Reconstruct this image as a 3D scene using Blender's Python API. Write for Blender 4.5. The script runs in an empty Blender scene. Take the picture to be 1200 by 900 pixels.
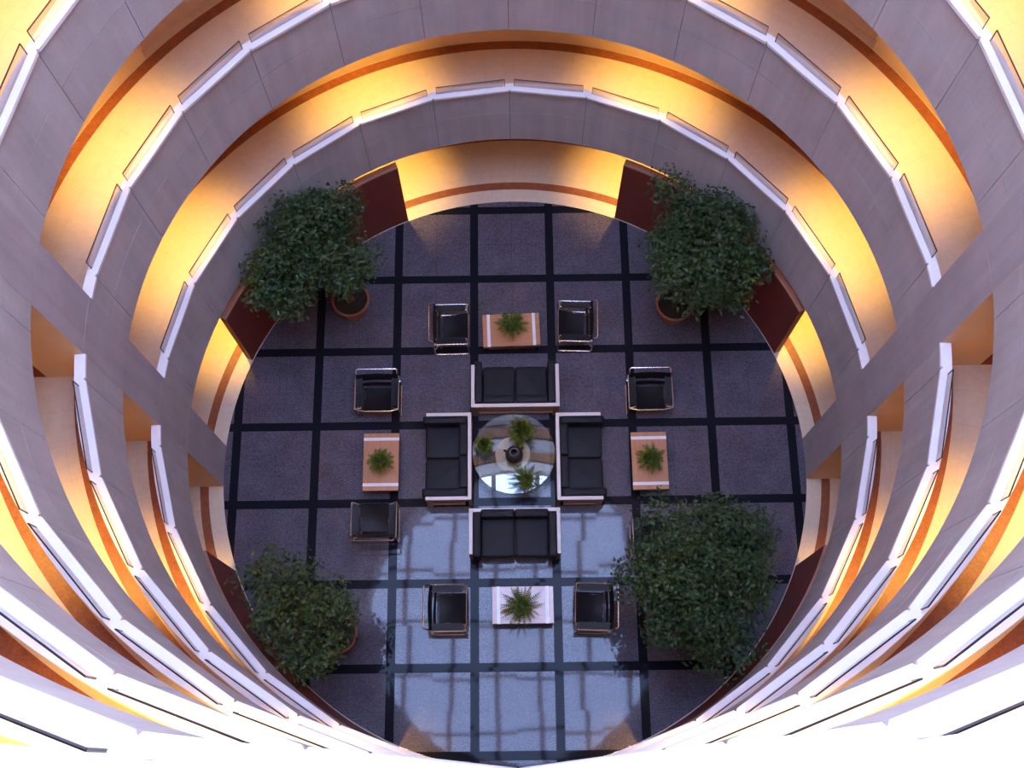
import bpy, bmesh, math, random
from mathutils import Vector, Matrix
C = bpy.context.scene.collection
R_ = math.radians
PI = math.pi
rng = random.Random(7)

# ------------------------------------------------------------------ helpers
def P(r, az, z):
    a = R_(az)
    return (r * math.sin(a), r * math.cos(a), z)

class MB:
    """collects shapes into ONE mesh"""
    def __init__(s):
        s.v, s.f, s.m, s.sm = [], [], [], []
    def add(s, vs, fs, mi=0, smooth=False):
        o = len(s.v)
        s.v += [tuple(v) for v in vs]
        for f in fs:
            s.f.append(tuple(i + o for i in f)); s.m.append(mi); s.sm.append(smooth)
    def box(s, x0, x1, y0, y1, z0, z1, mi=0):
        s.add([(x0,y0,z0),(x1,y0,z0),(x1,y1,z0),(x0,y1,z0),(x0,y0,z1),(x1,y0,z1),(x1,y1,z1),(x0,y1,z1)],
              [(0,3,2,1),(4,5,6,7),(0,1,5,4),(1,2,6,5),(2,3,7,6),(3,0,4,7)], mi)
    def arc(s, a0, a1, r0, r1, z0, z1, step=1.4, mi=0, smooth=False):
        n = max(1, int(math.ceil(abs(a1 - a0) / step)))
        closed = abs(abs(a1 - a0) - 360) < 1e-6
        vs, fs = [], []
        m = n if closed else n + 1
        for i in range(m):
            a = a0 + (a1 - a0) * i / n
            vs += [P(r0, a, z0), P(r1, a, z0), P(r1, a, z1), P(r0, a, z1)]
        for i in range(n):
            j = (i + 1) % m
            for k in range(4):
                l = (k + 1) % 4
                fs.append((4*i+k, 4*j+k, 4*j+l, 4*i+l))
        if not closed:
            fs += [(0,1,2,3), (4*n+3, 4*n+2, 4*n+1, 4*n)]
        s.add(vs, fs, mi, smooth)
    def tube(s, pts, rad, n=8, closed=False, mi=0):
        pts = [Vector(p) for p in pts]
        m = len(pts)
        t0 = (pts[1] - pts[0]).normalized()
        up = Vector((0,0,1)) if abs(t0.z) < .9 else Vector((1,0,0))
        nrm = (up - t0 * up.dot(t0)).normalized()
        vs, fs = [], []
        rads = rad if isinstance(rad, (list, tuple)) else [rad] * m
        for i in range(m):
            if closed: t = (pts[(i+1) % m] - pts[i-1])
            elif i == 0: t = pts[1] - pts[0]
            elif i == m-1: t = pts[-1] - pts[-2]
            else: t = (pts[i+1] - pts[i]).normalized() + (pts[i] - pts[i-1]).normalized()
            t = t.normalized()
            nrm = (nrm - t * nrm.dot(t)).normalized()
            b = t.cross(nrm)
            for k in range(n):
                a = 2 * PI * k / n
                vs.append(pts[i] + (nrm * math.cos(a) + b * math.sin(a)) * rads[i])
        for i in range(m if closed else m-1):
            j = (i+1) % m
            for k in range(n):
                l = (k+1) % n
                fs.append((i*n+k, i*n+l, j*n+l, j*n+k))
        if not closed:
            fs.append(tuple(range(n))[::-1]); fs.append(tuple((m-1)*n + k for k in range(n)))
        s.add(vs, fs, mi, True)
    def lathe(s, prof, n=32, c=(0,0,0), mi=0, caps=True):
        vs, fs = [], []
        for r, z in prof:
            for k in range(n):
                a = 2*PI*k/n
                vs.append((c[0] + r*math.cos(a), c[1] + r*math.sin(a), c[2] + z))
        m = len(prof)
        for i in range(m-1):
            for k in range(n):
                l = (k+1) % n
                fs.append((i*n+k, i*n+l, (i+1)*n+l, (i+1)*n+k))
        if caps:
            fs.append(tuple(range(n))[::-1]); fs.append(tuple((m-1)*n+k for k in range(n)))
        s.add(vs, fs, mi, True)
    def build(s, name, mats, parent=None, bevel=0, seg=2, recalc=True, sharp=35):
        me = bpy.data.meshes.new(name)
        me.from_pydata(s.v, [], s.f)
        for mt in (mats if isinstance(mats, (list, tuple)) else [mats]): me.materials.append(mt)
        me.polygons.foreach_set('material_index', s.m)
        me.polygons.foreach_set('use_smooth', s.sm)
        if recalc:
            bm = bmesh.new(); bm.from_mesh(me)
            bmesh.ops.recalc_face_normals(bm, faces=bm.faces)
            if any(s.sm):
                for e in bm.edges:
                    if len(e.link_faces) == 2 and e.calc_face_angle(0) > R_(sharp): e.smooth = False
            bm.to_mesh(me); bm.free()
        me.update()
        o = bpy.data.objects.new(name, me)
        C.objects.link(o)
        if parent: o.parent = parent
        if bevel:
            b = o.modifiers.new('bevel', 'BEVEL'); b.width = bevel; b.segments = seg
            b.limit_method = 'ANGLE'; b.angle_limit = R_(40)
        return o

def fillet(pts, rad, n=5):
    """round the inner corners of a polyline"""
    pts = [Vector(p) for p in pts]
    out = [pts[0]]
    for i in range(1, len(pts)-1):
        a, b, c = pts[i-1], pts[i], pts[i+1]
        u, w = (a-b), (c-b)
        d = min(rad, u.length*.49, w.length*.49)
        p, q = b + u.normalized()*d, b + w.normalized()*d
        for k in range(n+1):
            t = k/n
            out.append(p*(1-t)**2 + b*2*t*(1-t) + q*t*t)
    out.append(pts[-1])
    return out

def cushion(name, x0, x1, y0, y1, z0, z1, mat, parent, puff=.02, bev=.03):
    """a soft upholstered block: subdivided box, crowned faces, rounded edges"""
    bm = bmesh.new()
    bmesh.ops.create_cube(bm, size=1)
    bmesh.ops.bevel(bm, geom=bm.edges[:], offset=.5*.12, segments=1, affect='EDGES')
    bm.free()
    nx, ny = 8, 8
    mb = MB()
    cx, cy, cz = (x0+x1)/2, (y0+y1)/2, (z0+z1)/2
    hx, hy, hz = (x1-x0)/2, (y1-y0)/2, (z1-z0)/2
    # super-ellipsoid like rounded box from a latitude/longitude grid
    nu, nv = 32, 16
    e = .16
    def sp(a, p): return math.copysign(abs(a)**p, a)
    vs, fs = [], []
    for j in range(nv+1):
        ph = -PI/2 + PI*j/nv
        for i in range(nu):
            th = 2*PI*(i+.5)/nu
            X = sp(math.cos(ph), e)*sp(math.cos(th), e); Y = sp(math.cos(ph), e)*sp(math.sin(th), e); Z = sp(math.sin(ph), e)
            k = puff*(1-X*X)*(1-Y*Y)
            vs.append((cx+hx*X, cy+hy*Y, cz+hz*Z + math.copysign(k, Z)*(abs(Z) > .6)))
    for j in range(nv):
        for i in range(nu):
            l = (i+1) % nu
            fs.append((j*nu+i, j*nu+l, (j+1)*nu+l, (j+1)*nu+i))
    mb.add(vs, fs, 0, True)
    return mb.build(name, mat, parent, sharp=180)

def tag(o, label=None, cat=None, group=None, kind=None):
    if label: o['label'] = label
    if cat: o['category'] = cat
    if group: o['group'] = group
    if kind: o['kind'] = kind
    return o

def thing(name, label, cat, loc=(0,0,0), rz=0, group=None):
    o = bpy.data.objects.new(name, None); C.objects.link(o)
    o.empty_display_size = .2
    o.location = loc; o.rotation_euler = (0,0,R_(rz))
    return tag(o, label, cat, group)

def copy_tree(o, parent=None):
    c = o.copy(); C.objects.link(c)
    if parent: c.parent = parent
    for ch in list(o.children): copy_tree(ch, c)
    return c

def dup(o, label, loc, rz):
    c = copy_tree(o); c.location = loc; c.rotation_euler = (0,0,R_(rz)); c['label'] = label
    return c

def struct(o): o['kind'] = 'structure'; return o

# ------------------------------------------------------------------ materials
class G:
    def __init__(s, name):
        s.mat = bpy.data.materials.new(name); s.mat.use_nodes = True
        s.nt = s.mat.node_tree; s.n = s.nt.nodes; s.n.clear()
        s.out = s.n.new('ShaderNodeOutputMaterial')
    def node(s, t, **kw):
        n = s.n.new(t)
        for k, v in kw.items():
            if k.startswith('i_'):
                key = k[2:]
                n.inputs[int(key) if key.isdigit() else key.replace('_', ' ')].default_value = v
            else: setattr(n, k, v)
        return n
    def link(s, a, b): s.nt.links.new(a, b)
    def math(s, op, a, b=None, c=None):
        n = s.n.new('ShaderNodeMath'); n.operation = op
        for i, x in enumerate((a, b, c)):
            if x is None: continue
            if isinstance(x, (int, float)): n.inputs[i].default_value = x
            else: s.link(x, n.inputs[i])
        return n.outputs[0]
    def mix(s, f, a, b):
        n = s.n.new('ShaderNodeMix'); n.data_type = 'RGBA'
        for k, x in ((0, f), (6, a), (7, b)):
            if isinstance(x, (int, float)): n.inputs[k].default_value = x
            elif isinstance(x, tuple): n.inputs[k].default_value = (*x[:3], 1)
            else: s.link(x, n.inputs[k])
        return n.outputs[2]
    def coords(s):
        return s.node('ShaderNodeTexCoord').outputs['Object']
    def noise(s, vec, scale, detail=3, rough=.5):
        n = s.node('ShaderNodeTexNoise'); n.inputs['Scale'].default_value = scale
        n.inputs['Detail'].default_value = detail; n.inputs['Roughness'].default_value = rough
        s.link(vec, n.inputs['Vector']); return n.outputs['Fac']
    def mapr(s, x, a, b, c, d):
        n = s.node('ShaderNodeMapRange'); s.link(x, n.inputs[0])
        for i, v in enumerate((a, b, c, d)): n.inputs[i+1].default_value = v
        return n.outputs[0]
    def scale(s, vec, sc):
        n = s.node('ShaderNodeVectorMath', operation='MULTIPLY'); s.link(vec, n.inputs[0]); n.inputs[1].default_value = sc
        return n.outputs[0]
    def bsdf(s, color, rough=.5, metal=0, spec=.5, ior=None, coat=0, normal=None):
        b = s.node('ShaderNodeBsdfPrincipled')
        for k, x in (('Base Color', color), ('Roughness', rough), ('Metallic', metal), ('Specular IOR Level', spec), ('Coat Weight', coat)):
            if isinstance(x, tuple): b.inputs[k].default_value = (*x[:3], 1)
            elif isinstance(x, (int, float)): b.inputs[k].default_value = x
            else: s.link(x, b.inputs[k])
        if ior: b.inputs['IOR'].default_value = ior
        if normal is not None: s.link(normal, b.inputs['Normal'])
        s.link(b.outputs[0], s.out.inputs[0]); return b
    def bump(s, h, strength=.2, dist=.01):
        n = s.node('ShaderNodeBump'); n.inputs['Strength'].default_value = strength; n.inputs['Distance'].default_value = dist
        s.link(h, n.inputs['Height']); return n.outputs[0]

def simple(name, col, rough=.5, metal=0, var=.12, vscale=6, spec=.5, bump=0, coat=0, ior=None):
    g = G(name); v = g.coords(); n = g.noise(v, vscale, 4)
    k = g.mapr(n, .3, .7, 1-var, 1+var)
    m = g.node('ShaderNodeVectorMath', operation='SCALE'); m.inputs[0].default_value = col; g.link(k, m.inputs['Scale'])
    nm = g.bump(n, bump, .01) if bump else None
    g.bsdf(m.outputs[0], rough, metal, spec, ior, coat, nm)
    return g.mat

def mat_concrete(name, col):
    g = G(name); v = g.coords()
    a = g.noise(v, 1.1, 5, .6); b = g.noise(g.scale(v, (5, 5, .35)), 1.0, 4, .6); c = g.noise(v, 30, 2)
    k = g.math('ADD', g.math('ADD', g.mapr(a, .3, .7, -.10, .10), g.mapr(b, .3, .7, -.09, .09)), g.mapr(c, .3, .7, .97, 1.03))
    m = g.node('ShaderNodeVectorMath', operation='SCALE'); m.inputs[0].default_value = col; g.link(k, m.inputs['Scale'])
    g.bsdf(m.outputs[0], .7, 0, .25, normal=g.bump(c, .08, .01))
    return g.mat

TILE = 1.535
def mat_granite():
    g = G('granite_floor'); v = g.coords()
    sx = g.node('ShaderNodeSeparateXYZ'); g.link(v, sx.inputs[0])
    x, y = sx.outputs[0], sx.outputs[1]
    ux = g.math('DIVIDE', g.math('ADD', x, .771), TILE); uy = g.math('DIVIDE', g.math('ADD', y, .751), TILE)
    fx, fy = g.math('FRACT', ux), g.math('FRACT', uy)
    ex = g.math('ABSOLUTE', g.math('SUBTRACT', g.math('FRACT', g.math('ADD', ux, .5)), .5))
    ey = g.math('ABSOLUTE', g.math('SUBTRACT', g.math('FRACT', g.math('ADD', uy, .5)), .5))
    hw = .0815/TILE
    band = g.math('MAXIMUM', g.math('LESS_THAN', ex, hw), g.math('LESS_THAN', ey, hw))
    # a hairline joint through the middle of every grey square
    jx = g.math('LESS_THAN', g.math('ABSOLUTE', g.math('SUBTRACT', fx, .5)), .0035)
    jy = g.math('LESS_THAN', g.math('ABSOLUTE', g.math('SUBTRACT', fy, .5)), .0035)
    joint = g.math('MAXIMUM', jx, jy)
    n1 = g.noise(v, 42, 3, .7); n2 = g.noise(v, 2.2, 3, .6); n3 = g.noise(v, 14, 2, .6)
    k = g.math('MULTIPLY', g.mapr(n1, .34, .66, .45, 1.5), g.math('MULTIPLY', g.mapr(n2, .3, .7, .85, 1.15), g.mapr(n3, .3, .7, .85, 1.15)))
    m = g.node('ShaderNodeVectorMath', operation='SCALE'); m.inputs[0].default_value = (.098, .086, .110); g.link(k, m.inputs['Scale'])
    grey = g.mix(g.math('MULTIPLY', joint, .55), m.outputs[0], (.05, .05, .06))
    col = g.mix(band, grey, (.012, .012, .017))
    # every slab is laid with its own hair of tilt, so reflections break at the joints
    qx = g.math('FLOOR', g.math('MULTIPLY', ux, 2)); qy = g.math('FLOOR', g.math('MULTIPLY', uy, 2))
    cb = g.node('ShaderNodeCombineXYZ'); g.link(qx, cb.inputs[0]); g.link(qy, cb.inputs[1]); g.link(band, cb.inputs[2])
    wn = g.node('ShaderNodeTexWhiteNoise', noise_dimensions='3D'); g.link(cb.outputs[0], wn.inputs['Vector'])
    sb = g.node('ShaderNodeVectorMath', operation='SUBTRACT'); g.link(wn.outputs['Color'], sb.inputs[0]); sb.inputs[1].default_value = (.5, .5, .5)
    sc = g.node('ShaderNodeVectorMath', operation='SCALE'); g.link(sb.outputs[0], sc.inputs[0]); sc.inputs['Scale'].default_value = .007
    geo = g.node('ShaderNodeNewGeometry')
    ad = g.node('ShaderNodeVectorMath', operation='ADD'); g.link(geo.outputs['Normal'], ad.inputs[0]); g.link(sc.outputs[0], ad.inputs[1])
    nn = g.node('ShaderNodeVectorMath', operation='NORMALIZE'); g.link(ad.outputs[0], nn.inputs[0])
    b = g.bsdf(col, .038, 0, g.math('ADD', g.math('MULTIPLY', band, -.21), .275), normal=nn.outputs[0])
    return g.mat

def mat_corridor():
    """cream tile with a brown border strip along each edge"""
    g = G('corridor_tile'); v = g.coords()
    sx = g.node('ShaderNodeSeparateXYZ'); g.link(v, sx.inputs[0]); x, y = sx.outputs[0], sx.outputs[1]
    r = g.math('SQRT', g.math('ADD', g.math('MULTIPLY', x, x), g.math('MULTIPLY', y, y)))
    def inb(s, a, b): return g.math('MULTIPLY', g.math('GREATER_THAN', s, a), g.math('LESS_THAN', s, b))
    band = g.math('MAXIMUM', inb(r, 5.87, 6.035), inb(r, 7.02, 7.19))
    pas = g.math('MULTIPLY', g.math('LESS_THAN', g.math('ABSOLUTE', y), .38), g.math('GREATER_THAN', r, 6.3))
    band = g.math('MAXIMUM', band, pas)
    a = g.math('MULTIPLY', g.math('ARCTAN2', y, x), 180/PI/4.5833)
    ja = g.math('LESS_THAN', g.math('ABSOLUTE', g.math('SUBTRACT', g.math('FRACT', a), .5)), .009)
    rr = g.math('MULTIPLY', r, 2.02)
    jr = g.math('LESS_THAN', g.math('ABSOLUTE', g.math('SUBTRACT', g.math('FRACT', rr), .5)), .008)
    j = g.math('MULTIPLY', g.math('MAXIMUM', ja, jr), g.math('SUBTRACT', 1, band))
    n = g.noise(v, 9, 4, .6); n2 = g.noise(v, 40, 3, .6)
    m = g.node('ShaderNodeVectorMath', operation='SCALE'); m.inputs[0].default_value = (.66, .53, .39); g.link(g.mapr(n, .3, .7, .95, 1.05), m.inputs['Scale'])
    m2 = g.node('ShaderNodeVectorMath', operation='SCALE'); m2.inputs[0].default_value = (.27, .085, .035)
    g.link(g.math('MULTIPLY', g.mapr(n, .3, .7, .8, 1.2), g.mapr(n2, .3, .7, .8, 1.2)), m2.inputs['Scale'])
    col = g.mix(band, g.mix(g.math('MULTIPLY', j, .14), m.outputs[0], (.2, .13, .08)), m2.outputs[0])
    g.bsdf(col, .42, 0, .35)
    return g.mat

def mat_wood(name, c1, c2, rough, ior=1.5, coat=0, axis=(1, 14, 1)):
    g = G(name); v = g.coords()
    n = g.noise(g.scale(v, axis), 2.2, 5, .6); n2 = g.noise(g.scale(v, axis), 9, 3, .5)
    k = g.math('ADD', g.math('MULTIPLY', g.mapr(n, .3, .7, 0, 1), .7), g.math('MULTIPLY', g.mapr(n2, .3, .7, 0, 1), .3))
    g.bsdf(g.mix(k, c1, c2), rough, 0, .5, ior, coat)
    return g.mat

def mat_leaf(name, c1, c2, c3, rough=.42):
    g = G(name)
    geo = g.node('ShaderNodeNewGeometry'); rp = geo.outputs['Random Per Island']
    ramp = g.node('ShaderNodeValToRGB'); g.link(rp, ramp.inputs[0])
    e = ramp.color_ramp.elements
    e[0].position = 0; e[0].color = (*c1, 1); e[1].position = 1; e[1].color = (*c3, 1)
    m = e.new(.6); m.color = (*c2, 1)
    v = g.coords(); n = g.noise(v, 18, 2)
    mm = g.node('ShaderNodeVectorMath', operation='SCALE'); g.link(ramp.outputs[0], mm.inputs[0]); g.link(g.mapr(n, .3, .7, .8, 1.2), mm.inputs['Scale'])
    g.bsdf(mm.outputs[0], rough, 0, .28)
    return g.mat

def mat_glass(name, tint, refl=1.0, ior=1.5):
    """clear sheet: passes what lies behind it, mirrors at the Fresnel rate"""
    g = G(name)
    t = g.node('ShaderNodeBsdfTransparent'); t.inputs[0].default_value = (*tint, 1)
    s = g.node('ShaderNodeBsdfGlossy'); s.inputs['Roughness'].default_value = 0.0
    f = g.node('ShaderNodeFresnel'); geo = g.node('ShaderNodeNewGeometry')
    g.link(g.math('ADD', g.math('MULTIPLY', geo.outputs['Backfacing'], 1/ior - ior), ior), f.inputs[0])
    mx = g.node('ShaderNodeMixShader'); g.link(g.math('MINIMUM', g.math('MULTIPLY', f.outputs[0], refl), 1.0), mx.inputs[0])
    g.link(t.outputs[0], mx.inputs[1]); g.link(s.outputs[0], mx.inputs[2]); g.link(mx.outputs[0], g.out.inputs[0])
    return g.mat

M = dict(
    concrete=mat_concrete('concrete_panel', (.49, .445, .445)),
    column=mat_concrete('concrete_column', (.45, .40, .41)),
    joint=simple('joint_shadow_gap', (.13, .11, .11), .9),
    white=simple('white_paint', (.84, .81, .81), .65, var=.02, spec=.12),
    cream=simple('cream_plaster', (.74, .57, .36), .75, var=.04, vscale=2),
    door=simple('pale_door', (.66, .50, .40), .5, var=.04),  # pinkish skylight falling on the recess back is mixed into this colour
    tile=mat_corridor(), granite=mat_granite(),
    red=simple('red_brown_partition', (.20, .036, .020), .55, var=.08, vscale=3),
    redtop=simple('partition_top_edge', (.36, .17, .11), .5, var=.08),
    leather=simple('black_leather', (.010, .009, .011), .45, var=.25, vscale=40, bump=.15, spec=.2),
    leather2=simple('black_upholstery', (.013, .0125, .018), .5, var=.2, vscale=30, bump=.15, spec=.15),
    chrome=simple('chrome_tube', (.86, .86, .88), .22, 1, var=.02),
    rim=simple('pale_laminate_rim', (.62, .57, .56), .35, var=.03),
    wood=mat_wood('sofa_wood', (.27, .135, .085), (.36, .19, .12), .4),
    table=mat_wood('table_veneer', (.44, .195, .095), (.56, .27, .14), .10, ior=1.6, axis=(1.2, 11, 1)),
    edge=simple('dark_red_edge', (.14, .045, .035), .35),
    inlay=simple('white_inlay', (.80, .77, .78), .16, var=.03),
    drum=mat_wood('drum_wood', (.44, .28, .18), (.53, .35, .23), .35, axis=(3, 3, 1)),
    glass=mat_glass('table_glass', (.86, .93, .93), 2.4), pane=mat_glass('railing_glass', (.88, .85, .84), .7),
    sky_pane=mat_glass('skylight_glass', (.97, .98, .99), 1.0),
    terracotta=simple('terracotta', (.36, .115, .06), .7, var=.15, vscale=8),
    soil=simple('potting_soil', (.020, .014, .010), .95, var=.5, vscale=25, bump=.5),
    bark=simple('grey_bark', (.16, .12, .09), .85, var=.3, vscale=20, bump=.4),
    leaf=mat_leaf('fig_leaves', (.016, .034, .012), (.030, .058, .018), (.060, .095, .028)),
    leaf2=mat_leaf('fig_leaves_olive', (.022, .036, .010), (.045, .068, .016), (.095, .12, .028)),
    fern=mat_leaf('fern_fronds', (.040, .070, .006), (.070, .105, .008), (.12, .15, .014), .7),
    bronze=simple('dark_bronze', (.040, .030, .027), .5, .25, var=.25, vscale=12),
    rail=simple('dark_glass_edge', (.030, .028, .034), .35, .6),  # dark refracted look of bare glass edges, put into a solid colour
    mullion=simple('skylight_bar', (.5, .44, .42), .5),
)

# ------------------------------------------------------------------ the shell
RF = 5.586
CAPS = [4.217, 7.522, 10.713, 14.032, 17.410, 20.730, 24.05]
BOTS = [2.539, 5.920, 9.206, 12.500, 15.840, 19.150, 22.45]
FLR = [c - .92 for c in CAPS]
ZROOF = 25.8
BAY = 13.75
NJ = [-82.5 + BAY*i for i in range(13)]
SJ = [97.5 + BAY*i for i in range(13)]
NEND, SEND = (-85.85, 85.85), (93.95, 266.05)

mb = MB()
n = 128
mb.lathe([(0.001, -.06), (RF+.004, -.06), (RF+.004, 0), (0.001, 0)], n)
fl = mb.build('floor', M['granite']); struct(fl)
mb = MB(); mb.arc(0, 360, RF+.004, 7.9, -.06, 0)
struct(mb.build('floor', M['tile']))

for k in range(7):
    zb, zc, zf = BOTS[k], CAPS[k], FLR[k]
    mb = MB(); mb.arc(0, 360, 5.66, 7.45, zb, zf-.03)
    struct(mb.build('ceiling', M['cream']))
    mb = MB(); mb.arc(0, 360, 5.66, 7.45, zf-.03, zf)
    struct(mb.build('floor', M['tile']))
    zm = zc - .77
    for nm, joints, (e0, e1) in (('wall_north', NJ, NEND), ('wall_south', SJ, SEND)):
        mb = MB()
        edges = [e0] + joints + [e1]
        gp = R_(1) and math.degrees(.005/RF)
        mb.arc(e0, e1, RF+.015, 5.70, zb+.002, zc-.055, mi=1)
        for a, b in zip(edges[:-1], edges[1:]):
            ga = gp if a != e0 else 0; gb = gp if b != e1 else 0
            mb.arc(a+ga, b-gb, RF, RF+.03, zb, zm-.004)
            mb.arc(a+ga, b-gb, RF, RF+.03, zm+.004, zc-.05)
        struct(mb.build(nm, [M['concrete'], M['joint']]))
        # painted inner face of the parapet
        mb = MB(); mb.arc(e0, e1, 5.70, 5.715, zf, zc-.05)
        struct(mb.build('baseboard' + nm[4:], M['cream']))
        # white cap, one straight length per bay, nicked at the inner corners
        mb = MB()
        for a, b in zip(edges[:-1], edges[1:]):
            na = math.degrees(.022/RF) if a != e0 else 0; nb = math.degrees(.022/RF) if b != e1 else 0
            nk = .035
            pl = []
            m = 3
            if na: pl.append((a, 5.55+nk))
            for i in range(m+1):
                t = a+na + (b-nb-a-na)*i/m
                mid = (a+b)/2; hw = (b-a)/2
                rr = 5.555*math.cos(R_(hw))/math.cos(R_(t-mid)) if hw > 4 else 5.552
                pl.append((t, rr + .002))
            if nb: pl.append((b, 5.55+nk))
            inner = [P(r, t, 0) for t, r in pl]
            outer = [P(5.70, b - (b-a)*i/5, 0) for i in range(6)]
            poly = inner + outer
            q = len(poly)
            vs = [(x, y, zc-.05) for x, y, _ in poly] + [(x, y, zc) for x, y, _ in poly]
            fs = [tuple(range(q))[::-1], tuple(range(q, 2*q))] + [(i, (i+1) % q, q+(i+1) % q, q+i) for i in range(q)]
            mb.add(vs, fs)
        struct(mb.build('trim_%d' % (2*k + (1 if nm == 'wall_north' else 2)), M['white']))

# outer wall of the galleries, with a shallow recess on the diagonals
def rout(a):
    a = abs((a + 180) % 360 - 180)
    return 7.36 if (36.8 < a < 49.6 or 130.4 < a < 143.2) else 7.20
mb = MB()
az, rr = [], []
a = -180.0
marks = sorted(set([-180 + 2*i for i in range(180)] + [s*q for s in (-1, 1) for q in (36.8, 49.6, 130.4, 143.2)]))
ring = []
for a in marks:
    lo, hi = rout(a-.01), rout(a+.01)
    ring.append((a, lo))
    if hi != lo: ring.append((a, hi))
q = len(ring)
vs = [P(r, a, 0) for a, r in ring] + [P(r, a, ZROOF) for a, r in ring] + [P(7.6, a, 0) for a, r in ring] + [P(7.6, a, ZROOF) for a, r in ring]
fs = []
for i in range(q):
    j = (i+1) % q
    fs += [(i, j, q+j, q+i), (2*q+i, 3*q+i, 3*q+j, 2*q+j), (q+i, q+j, 3*q+j, 3*q+i), (i, 2*q+i, 2*q+j, j)]
mb.add(vs, fs)
struct(mb.build('wall_outer', M['cream']))

n_ = 0
for k in range(1, 6):
    for s in (-1, 1):
        for c_ in (43.2, 136.8):
            n_ += 1
            mb = MB(); mb.box(-.72, .72, 7.315, 7.36, FLR[k], FLR[k] + 2.1)
            struct(mb.build('door_%d' % n_, M['door'])).rotation_euler = (0, 0, -R_(s*c_))

# the two piers, flush with the parapets
for nm, s in (('wall_west', -1), ('wall_east', 1)):
    mb = MB()
    pts = []
    for i in range(9):
        y = -.383 + (.41+.383)*i/8
        pts.append((s*math.sqrt((RF-.004)**2 - y*y), y))
    pts += [(s*6.40, .41), (s*6.40, -.383)]
    q = len(pts)
    cuts = [0]
    for k in range(7): cuts += [BOTS[k], CAPS[k]]
    cuts.append(ZROOF)
    prev = None
    for z0, z1 in zip(cuts[:-1], cuts[1:]):
        g_ = .004
        vs = [(x, y, z0+g_*(z0 > 0)) for x, y in pts] + [(x, y, z1-g_) for x, y in pts]
        fs = [tuple(range(q))[::-1], tuple(range(q, 2*q))]
        o_ = len(mb.v)
        mb.add(vs, fs)
        for i in range(8):
            mb.add([vs[i], vs[(i+1) % q], vs[q+(i+1) % q], vs[q+i]], [(0,1,2,3)], 0)
    # pier sides towards the galleries are plastered, the face to the court is concrete
    for i in range(8, q):
        (xa, ya), (xb, yb) = pts[i], pts[(i+1) % q]
        mb.add([(xa, ya, 0), (xb, yb, 0), (xb, yb, ZROOF), (xa, ya, ZROOF)], [(0,1,2,3)], 1)
    struct(mb.build(nm, [M['column'], M['cream']]))

# roof ring and round skylight
RS = 6.0
mb = MB(); mb.arc(0, 360, RS+.02, 7.6, ZROOF, ZROOF+.3)
struct(mb.build('ceiling', M['cream']))
sky = MB(); sky.arc(0, 360, RS-.08, RS+.04, ZROOF-.12, ZROOF+.02)
win = struct(sky.build('window_1', M['mullion']))
mb = MB()
for x in (-4.4, -2.7, -.9, .9, 2.7, 4.4):
    h = math.sqrt((RS-.06)**2 - x*x); mb.box(x-.09, x+.09, -h, h, ZROOF-.02, ZROOF+.16)
for y in (-4.2, -2.1, 0, 2.1, 4.2):
    h = math.sqrt((RS-.06)**2 - y*y); mb.box(-h, h, y-.06, y+.06, ZROOF-.015, ZROOF+.15)
mb.build('window_frame', M['mullion'], win)
mb = MB(); mb.lathe([(.001, 0), (RS-.02, 0)], 96, (0, 0, ZROOF+.17), caps=False)
mb.build('pane', M['sky_pane'], win)

# ------------------------------------------------------------------ red partitions behind the trees
for nm, a0, a1 in (('top left', -67.2, -22.3), ('top right', 22.3, 67.2), ('bottom right', 111.4, 157.5), ('bottom left', -157.5, -111.0)):
    t = thing('curved_partition', 'curved red brown partition behind the potted tree at the %s of the court' % nm, 'partition', (0,0,0), 0, 'curved partitions around the court')
    mb = MB(); mb.arc(a0, a1, 5.605, 5.735, .0, 2.17)
    mb.build('panel', M['red'], t)
    mb = MB(); mb.arc(a0-.02, a1+.02, 5.602, 5.740, 2.17, 2.21)
    mb.build('top_edge', M['redtop'], t)['label'] = 'paler brown top edge'

# ------------------------------------------------------------------ low glass railings on the caps
def make_railing():
    hw = R_(BAY/2 - .85); rc = 5.645
    x = rc*math.sin(hw); y = rc*math.cos(hw)
    t = thing('glass_railing', '', 'railing')
    mb = MB()
    mb.tube([(-x, y, .20), (x, y, .20)], .0085, 6)  # dark strips added to draw the edges of the frameless pane
    mb.build('top_glass_edge', M['rail'], t)
    for s in (-1, 1):
        mb = MB(); mb.box(s*x-.004, s*x+.004, y-.007, y+.007, 0, .20); mb.build('end_glass_edge', M['rail'], t)
    mb = MB(); mb.box(-x+.01, x-.01, y-.005, y+.005, .0, .197)
    mb.build('pane', M['pane'], t)
    return t
CAM = Vector((.0254, -5.5318, 21.6605))
ROT = Matrix(((0.9999124606, 0.0130054742, 0.0024349010), (-0.0115901063, 0.9496895506, -0.3129783170), (-0.0063828312, 0.3129226983, 0.9497571502))).to_3x3()
FPX = 1359.063
def project(p):
    d = ROT.transposed() @ (Vector(p) - CAM)
    if d.z > -.1: return None
    return 600 + FPX*d.x/-d.z, 450 - FPX*d.y/-d.z
LEV = ['lowest gallery', 'second gallery', 'third gallery', 'fourth gallery', 'fifth gallery']
ORD = ['first', 'second', 'third', 'fourth', 'fifth', 'sixth']
proto = make_railing(); used = False
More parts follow.
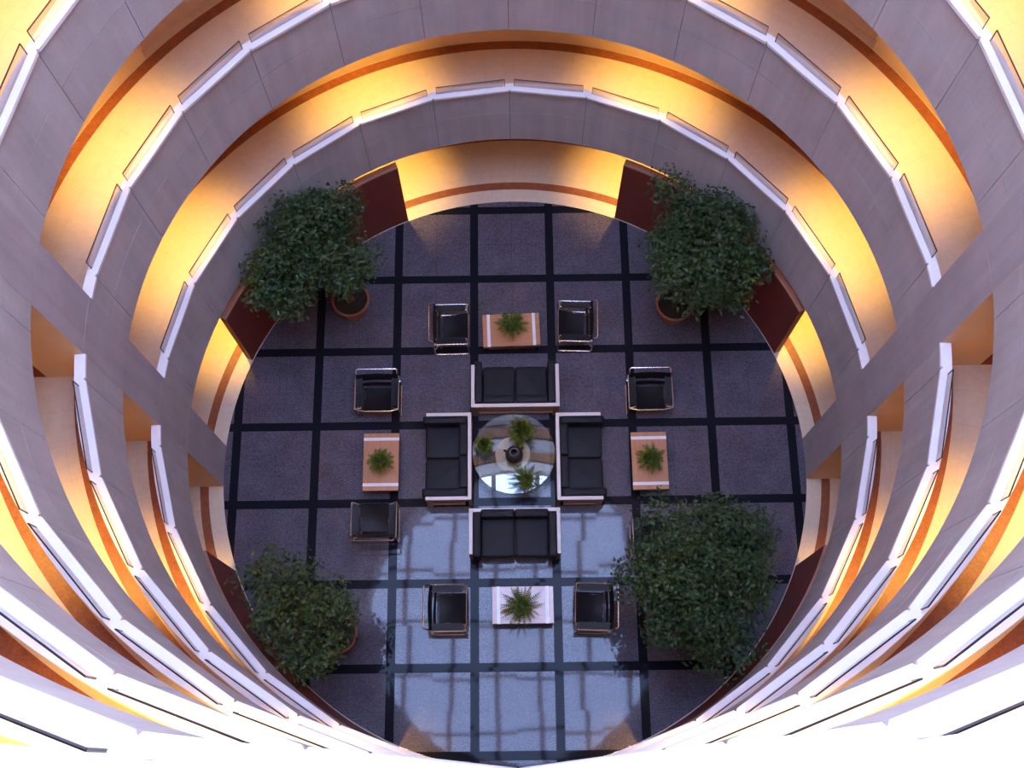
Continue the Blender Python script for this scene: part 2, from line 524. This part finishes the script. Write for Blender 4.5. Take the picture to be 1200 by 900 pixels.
for k in range(5):
    for side, joints in (('far', NJ), ('near', SJ)):
        for i in range(12):
            mid = joints[i] + BAY/2
            px = [project(P(5.645, mid + d, CAPS[k] + .1)) for d in (-5.5, 0, 5.5)]
            if not any(q and -25 < q[0] < 1225 and -25 < q[1] < 925 for q in px): continue
            a = (mid + 180) % 360 - 180
            off = abs(a) if side == 'far' else 180 - abs(a)
            j = int(off // BAY)
            lab = 'dark glass railing on %s cap, %s bay %s of the %s middle' % (LEV[k], ORD[j], 'right' if a > 0 else 'left', 'top' if side == 'far' else 'bottom')
            o = proto if not used else copy_tree(proto)
            used = True
            o.location = (0, 0, CAPS[k]); o.rotation_euler = (0, 0, -R_(mid)); o['label'] = lab
            o['group'] = 'glass railings on the gallery caps'

# ------------------------------------------------------------------ sofas
def make_sofa(label, loc, rz, slouch=0.0):
    t = thing('two_seat_sofa', label, 'sofa', loc, rz, 'two seat sofas around the round glass table')
    W, D, T, H = .84, .85, .065, .61
    mb = MB()
    # back panel and two side panels between corner posts, each with a lower rail
    def panel(p0, p1):
        (x0, y0), (x1, y1) = p0, p1
        mb.box(x0, x1, y0, y1, .30, H-.04)
    mb.box(-W+.12, W-.12, .012, T-.012, .27, H-.04); mb.box(-W+.12, W-.12, .0, T+.05, .14, .20)
    for s in (-1, 1):
        xa, xb = sorted((s*(W-.012), s*(W-T+.012)))
        mb.box(xa, xb, .12, D-.10, .27, H-.04)
        xa, xb = sorted((s*W, s*(W-T-.03))); mb.box(xa, xb, .12, D-.10, .14, .20)
    mb.box(-W+T, W-T, T, D-.04, .16, .22)
    fr = mb.build('frame', M['wood'], t, bevel=.004)
    for sx in (-1, 1):
        xa, xb = sorted((sx*W, sx*(W-.12)))
        l = MB(); l.box(xa, xb, 0, T, 0, H-.04); l.build('leg', M['wood'], fr, bevel=.004)
        xa, xb = sorted((sx*W, sx*(W-T)))
        l = MB(); l.box(xa, xb, D-.11, D, 0, H-.04); l.build('leg', M['wood'], fr, bevel=.004)
    mb = MB()
    mb.box(-W-.003, W+.003, -.003, T, H-.04, H)
    for s in (-1, 1):
        xa, xb = sorted((s*(W+.003), s*(W-T))); mb.box(xa, xb, T, D, H-.04, H)
    mb.build('top_rim', M['rim'], fr, bevel=.006)['label'] = 'pale rim along the top of the frame'
    ai = W-T-.15
    for s in (-1, 1):
        xa, xb = sorted((s*(W-T-.003), s*ai))
        cushion('arm_cushion', xa, xb, T+.004, D+.065, .22, .645, M['leather2'], t, .012)
    for s in (-1, 1):
        xa, xb = sorted((s*.004, s*(ai-.002)))
        b = cushion('back_cushion', xa, xb, T+.004-slouch, T+.155-slouch, .40, .665, M['leather2'], t, .012)
        cushion('seat_cushion', xa, xb, T+.006, D+.02, .22, .425, M['leather2'], t, .022)
    return t
make_sofa('black two seat sofa above the round glass table', (.03, .955, 0), 0)
make_sofa('black two seat sofa on the left side of the round glass table', (-.81, .005, 0), 90)
make_sofa('black two seat sofa on the right side of the round glass table', (.79, -.02, 0), -90)
make_sofa('black two seat sofa below the round glass table', (-.01, -1.005, 0), 180, .045)

# ------------------------------------------------------------------ tubular armchairs
def make_chair():
    t = thing('tubular_armchair', '', 'chair')
    W, rb = .415, .0155
    z0 = rb
    # side loops: runner, front post, arm, rear post
    for s in (-1, 1):
        mb = MB()
        x = s*W
        loop = [(x, -.02, z0), (x, .34, z0), (x, .34, .575), (x, -.33, .575), (x, -.33, z0), (x, -.02, z0)]
        mb.tube(fillet(loop, .06, 5)[:-1], rb, 8, closed=True)
        mb.build('side_frame', M['chrome'], t)
    # seat frame: front bar, sloping side rails, rear bar
    mb = MB(); sw = .25
    mb.tube(fillet([(-W, .30, .44), (-sw, .335, .44), (sw, .335, .44), (W, .30, .44)], .03, 3), rb, 8)
    for s in (-1, 1):
        mb.tube(fillet([(s*sw, .335, .44), (s*sw, -.20, .30), (s*W, -.31, .30)], .05, 4), rb, 8)
    mb.build('seat_frame', M['chrome'], t)
    # back hoop: leaning uprights joined by a round cornered top bar
    mb = MB()
    mb.tube(fillet([(-W+.028, -.20, .30), (-W+.028, -.33, .66), (-W+.02, -.415, .735), (W-.02, -.415, .735), (W-.028, -.33, .66), (W-.028, -.20, .30)], .07, 5), rb, 8)
    mb.build('back_hoop', M['chrome'], t)
    def sheet(name, rows, th=.008):
        mb = MB(); n_ = len(rows)
        vs = [p for r in rows for p in r]
        vs2 = [(p[0], p[1], p[2]-th) for p in vs]
        m_ = len(rows[0]); fs = []
        N = len(vs)
        for i in range(n_-1):
            for j in range(m_-1):
                a = i*m_+j
                fs += [(a, a+1, a+m_+1, a+m_), (N+a, N+a+m_, N+a+m_+1, N+a+1)]
        for i in range(n_-1):
            for j in (0, m_-1):
                a = i*m_+j; fs.append((a, a+m_, N+a+m_, N+a))
        for i in (0, n_-1):
            for j in range(m_-1):
                a = i*m_+j; fs.append((a, a+1, N+a+1, N+a))
        mb.add(vs+vs2, fs, 0, True)
        return mb.build(name, M['leather'], t)
    rows = []
    for i in range(8):
        u = i/7; y = .335 - .50*u; z = .468 - .140*u
        rows.append([(x, y, z - .05*math.cos(PI*x/.56)*math.sin(PI*u)) for x in (-.27, -.13, 0, .13, .27)])
    sheet('seat_sling', rows)
    for nm, za, zb_ in (('back_strap', .50, .675), ('back_strap', .335, .43)):
        rows = []
        for i in range(5):
            z = za + (zb_-za)*i/4
            yy = -.20 - .13*(z-.30)/.36
            rows.append([(x, yy - .028*(1-(x/.39)**2) + .018, z) for x in (-.402, -.2, 0, .2, .402)])
        sheet(nm, rows, .012)
    for s in (-1, 1):
        rows = []
        for i in range(7):
            y = -.27 + .555*i/6
            rows.append([(s*x, y, .588 - .012*math.sin(PI*i/6)*(x < .40) - (.09 if x < .30 else 0)*0) for x in (.275, .34, .408)])
        sheet('armrest', rows, .010)
        mb = MB(); mb.tube([(s*.30, -.30, .562), (s*.30, .31, .562)], .0105, 8)
        mb.tube([(s*.30, .31, .562), (s*W, .335, .575)], .0105, 8); mb.tube([(s*.30, -.30, .562), (s*W, -.325, .575)], .0105, 8)
        mb.build('arm_tube', M['chrome'], t)
    return t
ch = make_chair()
CH = [('left of the fern table at the top', (-1.21, 2.655, 0), -89.3),
      ('right of the fern table at the top', (1.23, 2.69, 0), 88),
      ('above the fern table at the left', (-2.615, 1.285, 0), 180),
      ('below the fern table at the left', (-2.61, -1.19, 0), 0),
      ('above the fern table at the right', (2.615, 1.245, 0), 180),
      ('half hidden by the tree at bottom right', (2.58, -1.53, 0), 0),
      ('left of the fern table at the bottom', (-1.245, -2.81, 0), -90),
      ('right of the fern table at the bottom', (1.41, -2.82, 0), 88)]
for i, (lab, loc, rz) in enumerate(CH):
    L = 'black leather chrome armchair ' + lab
    if i == 0:
        ch.location = loc; ch.rotation_euler = (0,0,R_(rz)); ch['label'] = L; c = ch
    else: c = dup(ch, L, loc, rz)
    c['group'] = 'tubular armchairs flanking the plant tables'

# ------------------------------------------------------------------ low side tables
def make_table():
    t = thing('side_table', '', 'table')
    hx, hy, z1 = .557, .335, .42
    mb = MB(); mb.box(-hx, hx, -hy, hy, z1-.10, z1)
    for i, f in enumerate(mb.f):
        if i >= 2: mb.m[i] = 1
    top = mb.build('tabletop', [M['table'], M['edge']], t, bevel=.004)
    mb = MB(); mb.box(-hx+.10, hx-.10, -hy+.08, hy-.08, 0, z1-.10); mb.build('plinth', M['edge'], t, bevel=.004)
    for s in (-1, 1):
        mb = MB(); mb.box(s*.443-.03, s*.443+.03, -hy-.001, hy+.001, z1-.012, z1+.002)
        mb.build('inlay_strip', M['inlay'], top)['label'] = 'white strip across the tabletop'
    return t
tb = make_table()
TB = [('pinkish wood side table with white strips between the two armchairs at the top', (-.03, 2.585, 0), 1.6),
      ('pinkish wood side table with white strips left of the sofas', (-2.52, -.045, 0), 90),
      ('pinkish wood side table with white strips right of the sofas', (2.55, -.085, 0), 90.4),
      ('side table shining white with reflected sky between the two bottom armchairs', (.12, -2.755, 0), 0)]
for i, (lab, loc, rz) in enumerate(TB):
    if i == 0: tb.location = loc; tb.rotation_euler = (0,0,R_(rz)); tb['label'] = lab; c = tb
    else: c = dup(tb, lab, loc, rz)
    c['group'] = 'low side tables with ferns'

# ------------------------------------------------------------------ round glass table, jar
t = thing('round_glass_table', 'round clear glass table on a wooden drum in the middle of the sofas', 'table', (-.01, .08, 0))
mb = MB(); mb.lathe([(.778, 0), (.785, .005), (.785, .013), (.778, .018)], 96, (0, 0, .432))
mb.build('glass_top', M['glass'], t, sharp=12)
mb = MB(); mb.lathe([(.001, 0), (.33, 0), (.335, .01), (.335, .42), (.325, .432), (.001, .432)], 56, (-.02, 0, 0), caps=False)
mb.build('drum_base', M['drum'], t)
t = thing('lidless_jar', 'dark brown round jar with two lugs at the centre of the glass table', 'jar', (-.005, .005, .45))
mb = MB()
mb.lathe([(.001, 0), (.095, 0), (.12, .02), (.155, .10), (.165, .18), (.15, .26), (.11, .31), (.075, .325), (.07, .345), (.085, .355), (.085, .365), (.06, .365), (.055, .33), (.06, .28), (.12, .2), (.10, .05), (.001, .03)], 36, caps=False)
mb.build('body', M['bronze'], t)
for a in (30, 165):
    mb = MB(); c_, s_ = math.cos(R_(a)), math.sin(R_(a))
    mb.tube(fillet([(c_*.10, s_*.10, .30), (c_*.185, s_*.185, .34), (c_*.20, s_*.20, .30), (c_*.148, s_*.148, .245)], .03, 4), [.016]*12, 6)
    mb.build('lug_handle', M['bronze'], t)

# ------------------------------------------------------------------ ferns
def make_fern(label, loc, rad, seed, tall=.22, nfr=34, pot=.085, spiky=False, pin=.045, group='potted ferns on the side tables'):
    r = random.Random(seed)
    t = thing('potted_fern', label, 'plant', loc, r.uniform(0, 360), group)
    mb = MB(); mb.lathe([(.001, 0), (pot*.72, 0), (pot, .13), (pot*1.06, .13), (pot*1.06, .15), (pot*.9, .15), (pot*.88, .125), (.001, .125)], 20, caps=False)
    mb.build('pot', M['bronze'], t)
    mb = MB()
    for i in range(nfr):
        az = 2*PI*(i + r.uniform(-.4, .4))/nfr*2.0 + (PI/nfr if i > nfr/2 else 0)
        L = rad*r.uniform(.72, 1.12); lift = tall*r.uniform(.3, 1.25); droop = r.uniform(.25, 1.0)
        if i > nfr*.65: L *= r.uniform(.35, .65); lift *= 1.25
        ca, sa = math.cos(az), math.sin(az)
        K = 11
        pts = []
        tw = r.uniform(-.35, .35)
        for k in range(K+1):
            u = k/K
            h = .13 + lift*math.sin(min(1, u*1.25)*PI/2) - droop*.16*max(0, u-.45)**1.3*2
            d = .02 + L*u
            b = tw*u*u*.4*L
            pts.append(Vector((ca*d - sa*b, sa*d + ca*b, max(h, .035))))
        side = Vector((-sa, ca, 0))
        for k in range(1, K+1):
            u = k/K
            w = pin*(math.sin(PI*min(1, u*.82+.18))**.7)*(1.35 if not spiky else .85)
            p0, p1 = pts[k-1], pts[k]
            d = (p1-p0)
            for s in (-1, 1):
                tip = p0 + side*s*w*1.25 + d*.9 + Vector((0, 0, -.18*w + r.uniform(-.01, .01))); tip.z = max(tip.z, .012)
                mb.add([p0, p0 + d*.85, tip], [(0, 1, 2)] if s > 0 else [(1, 0, 2)])
        # stalk
        for k in range(K):
            p0, p1 = pts[k], pts[k+1]
            mb.add([p0 - side*.004, p0 + side*.004, p1 + side*.003, p1 - side*.003], [(0, 1, 2, 3)])
    mb.build('fronds', M['fern'], t, recalc=False)
    return t
make_fern('green potted fern on the side table at the top of the court', (-.02, 2.60, .4245), .33, 1)
make_fern('small green potted fern on the side table left of the sofas', (-2.52, -.10, .4245), .25, 2)
make_fern('green potted fern on the side table right of the sofas', (2.57, -.12, .4245), .29, 3)
make_fern('large spiky potted fern on the white looking side table at the bottom', (.10, -2.80, .4245), .40, 4, spiky=True, nfr=40)
GG = 'potted ferns on the round glass table'
make_fern('bushy potted fern on the glass table, above the dark jar', (.14, .46, .45), .29, 5, .34, 40, .1, pin=.05, group=GG)
make_fern('smallest potted fern on the glass table, left of the dark jar', (-.58, .19, .45), .20, 6, .26, 30, .09, pin=.04, group=GG)
make_fern('loose potted fern on the glass table, below and right of the dark jar', (.20, -.47, .45), .33, 7, .24, 30, .09, spiky=True, group=GG)

# ------------------------------------------------------------------ potted trees
def make_tree(label, pot, crown, rad, seed, nleaf, leaf, nblob, gaps=0.0):
    r = random.Random(seed)
    px, py = pot
    t = thing('potted_tree', label, 'tree', (px, py, 0), 0, 'potted trees around the court')
    mb = MB()
    mb.lathe([(.001, 0), (.25, 0), (.345, .44), (.37, .44), (.375, .455), (.375, .53), (.36, .545), (.335, .535), (.325, .47), (.001, .465)], 40, caps=False)
    pt = mb.build('pot', M['terracotta'], t)
    mb = MB(); mb.lathe([(.001, .015), (.2, .01), (.327, 0)], 32, (0, 0, .475), caps=False)
    mb.build('soil', M['soil'], pt)['label'] = 'dark soil'
    c = Vector((crown[0]-px, crown[1]-py, crown[2]))
    blobs = []
    tries = 0
    while len(blobs) < nblob and tries < 4000:
        tries += 1
        d = Vector((r.gauss(0, 1), r.gauss(0, 1), r.gauss(0, .8)))
        d.normalize(); q = r.uniform(.35, .92)
        p = Vector((d.x*rad[0]*q, d.y*rad[1]*q, d.z*rad[2]*q))
        if any((p-b).length < .30 for b in blobs): continue
        w = c + p
        if math.hypot(w.x+px, w.y+py) > 5.30 + (.0): continue
        blobs.append(p)
    # trunk and branches
    mb = MB()
    base = Vector((0, 0, .47)); fork = Vector((c.x*.45, c.y*.45, c.z - rad[2]*.75))
    for a in (0, 2.1, 4.2):
        o = Vector((math.cos(a), math.sin(a), 0))*.05
        mb.tube([base + o, base.lerp(fork, .5) + o*.9 + Vector((r.uniform(-.05, .05), r.uniform(-.05, .05), 0)), fork + o*.8], [.038, .03, .024], 7)
    for b in blobs:
        e = c + b
        mid = fork.lerp(e, .5) + Vector((r.uniform(-.1, .1), r.uniform(-.1, .1), -.06))
        mb.tube([fork, mid, e], [.018, .012, .005], 5)
    mb.build('trunk', M['bark'], t)
    mb = MB()
    per = nleaf // len(blobs)
    for b in blobs:
        br = r.uniform(.30, .44) * (1 - gaps)
        for k in range(per):
            d = Vector((r.gauss(0, 1), r.gauss(0, 1), r.gauss(.25, .9))).normalized()
            q = br*r.uniform(.35, 1.08)
            p = c + b + Vector((d.x*q*1.1, d.y*q*1.1, d.z*q*.85))
            wx, wy = p.x+px, p.y+py
            if math.hypot(wx, wy) > 5.50: continue
            if p.z < .8: continue
            nrm = (d*.7 + Vector((0, 0, .75)) + Vector((r.gauss(0, .45), r.gauss(0, .45), r.gauss(0, .3)))).normalized()
            a = r.uniform(0, 2*PI)
            x = nrm.orthogonal().normalized(); y = nrm.cross(x)
            dirv = x*math.cos(a) + y*math.sin(a) + Vector((0, 0, -.25)); dirv.normalize()
            sd = nrm.cross(dirv).normalized()
            L = r.uniform(.065, .11); w = L*r.uniform(.24, .32)
            up = nrm*L*.08
            mb.add([p, p + dirv*L*.45 + sd*w + up, p + dirv*L, p + dirv*L*.45 - sd*w + up, p + dirv*L*.5],
                   [(0, 4, 1), (4, 2, 1), (0, 3, 4), (4, 3, 2)])
    mb.build('foliage', leaf, t, recalc=False)
    return t
make_tree('dense dark green tree in a terracotta pot at the top left of the court', (-3.19, 3.24), (-3.74, 3.2, 3.1), (1.32, 1.3, 1.0), 11, 11000, M['leaf'], 36)
make_tree('dense dark green tree in a terracotta pot at the top right of the court', (3.19, 3.06), (3.42, 3.26, 3.0), (1.26, 1.4, 1.0), 12, 10500, M['leaf'], 32)
make_tree('smaller sparser tree in a terracotta pot at the bottom left of the court', (-3.23, -3.23), (-3.76, -3.26, 2.7), (1.08, 1.05, .8), 13, 3900, M['leaf2'], 24, .16)
make_tree('widest tree at the bottom right, hiding its pot and an armchair', (3.2, -3.2), (3.07, -2.84, 3.0), (1.38, 1.55, .95), 14, 11500, M['leaf'], 38)

# ------------------------------------------------------------------ light: sky through the round skylight, warm downlights in the gallery ceilings
SKY = 17.0
w = bpy.data.worlds.new('sky'); bpy.context.scene.world = w; w.use_nodes = True
nt = w.node_tree; nt.nodes.clear()
out = nt.nodes.new('ShaderNodeOutputWorld'); bg = nt.nodes.new('ShaderNodeBackground')
tc = nt.nodes.new('ShaderNodeTexCoord'); sp = nt.nodes.new('ShaderNodeSeparateXYZ'); rp = nt.nodes.new('ShaderNodeValToRGB')
nt.links.new(tc.outputs['Generated'], sp.inputs[0]); nt.links.new(sp.outputs[2], rp.inputs[0])
e = rp.color_ramp.elements
e[0].position = .0; e[0].color = (.60, .72, 1.0, 1)
e[1].position = 1; e[1].color = (.38, .53, 1.0, 1)
m_ = e.new(.75); m_.color = (.78, .94, 1.38, 1)
nt.links.new(rp.outputs[0], bg.inputs[0]); bg.inputs[1].default_value = SKY
nt.links.new(bg.outputs[0], out.inputs[0])

LAMP = 600
for k in range(7):
    zc_ = BOTS[k] - .03
    for a in (23, 62, 118.5, 157):
        for s in (-1, 1):
            L = bpy.data.lights.new('downlight', 'SPOT'); L.energy = LAMP; L.color = (1.0, .575, .115)
            L.spot_size = R_(72); L.spot_blend = 1.0; L.shadow_soft_size = .05
            o = bpy.data.objects.new('downlight', L); C.objects.link(o); o.location = P(6.33, s*a, zc_)

# ------------------------------------------------------------------ camera and colour management
cd = bpy.data.cameras.new('camera'); cam = bpy.data.objects.new('camera', cd); C.objects.link(cam)
cd.sensor_fit = 'HORIZONTAL'; cd.sensor_width = 36; cd.lens = 36*FPX/1200; cd.clip_start = .05
mw = ROT.to_4x4(); mw.translation = CAM; cam.matrix_world = mw
sc = bpy.context.scene; sc.camera = cam
sc.view_settings.view_transform = 'Standard'; sc.view_settings.look = 'None'
sc.view_settings.exposure = 0; sc.view_settings.gamma = 1; sc.view_settings.use_curve_mapping = False
sc.cycles.use_denoising = True
sc.cycles.max_bounces = 10; sc.cycles.diffuse_bounces = 7; sc.cycles.transparent_max_bounces = 12
sc.cycles.sample_clamp_indirect = 10
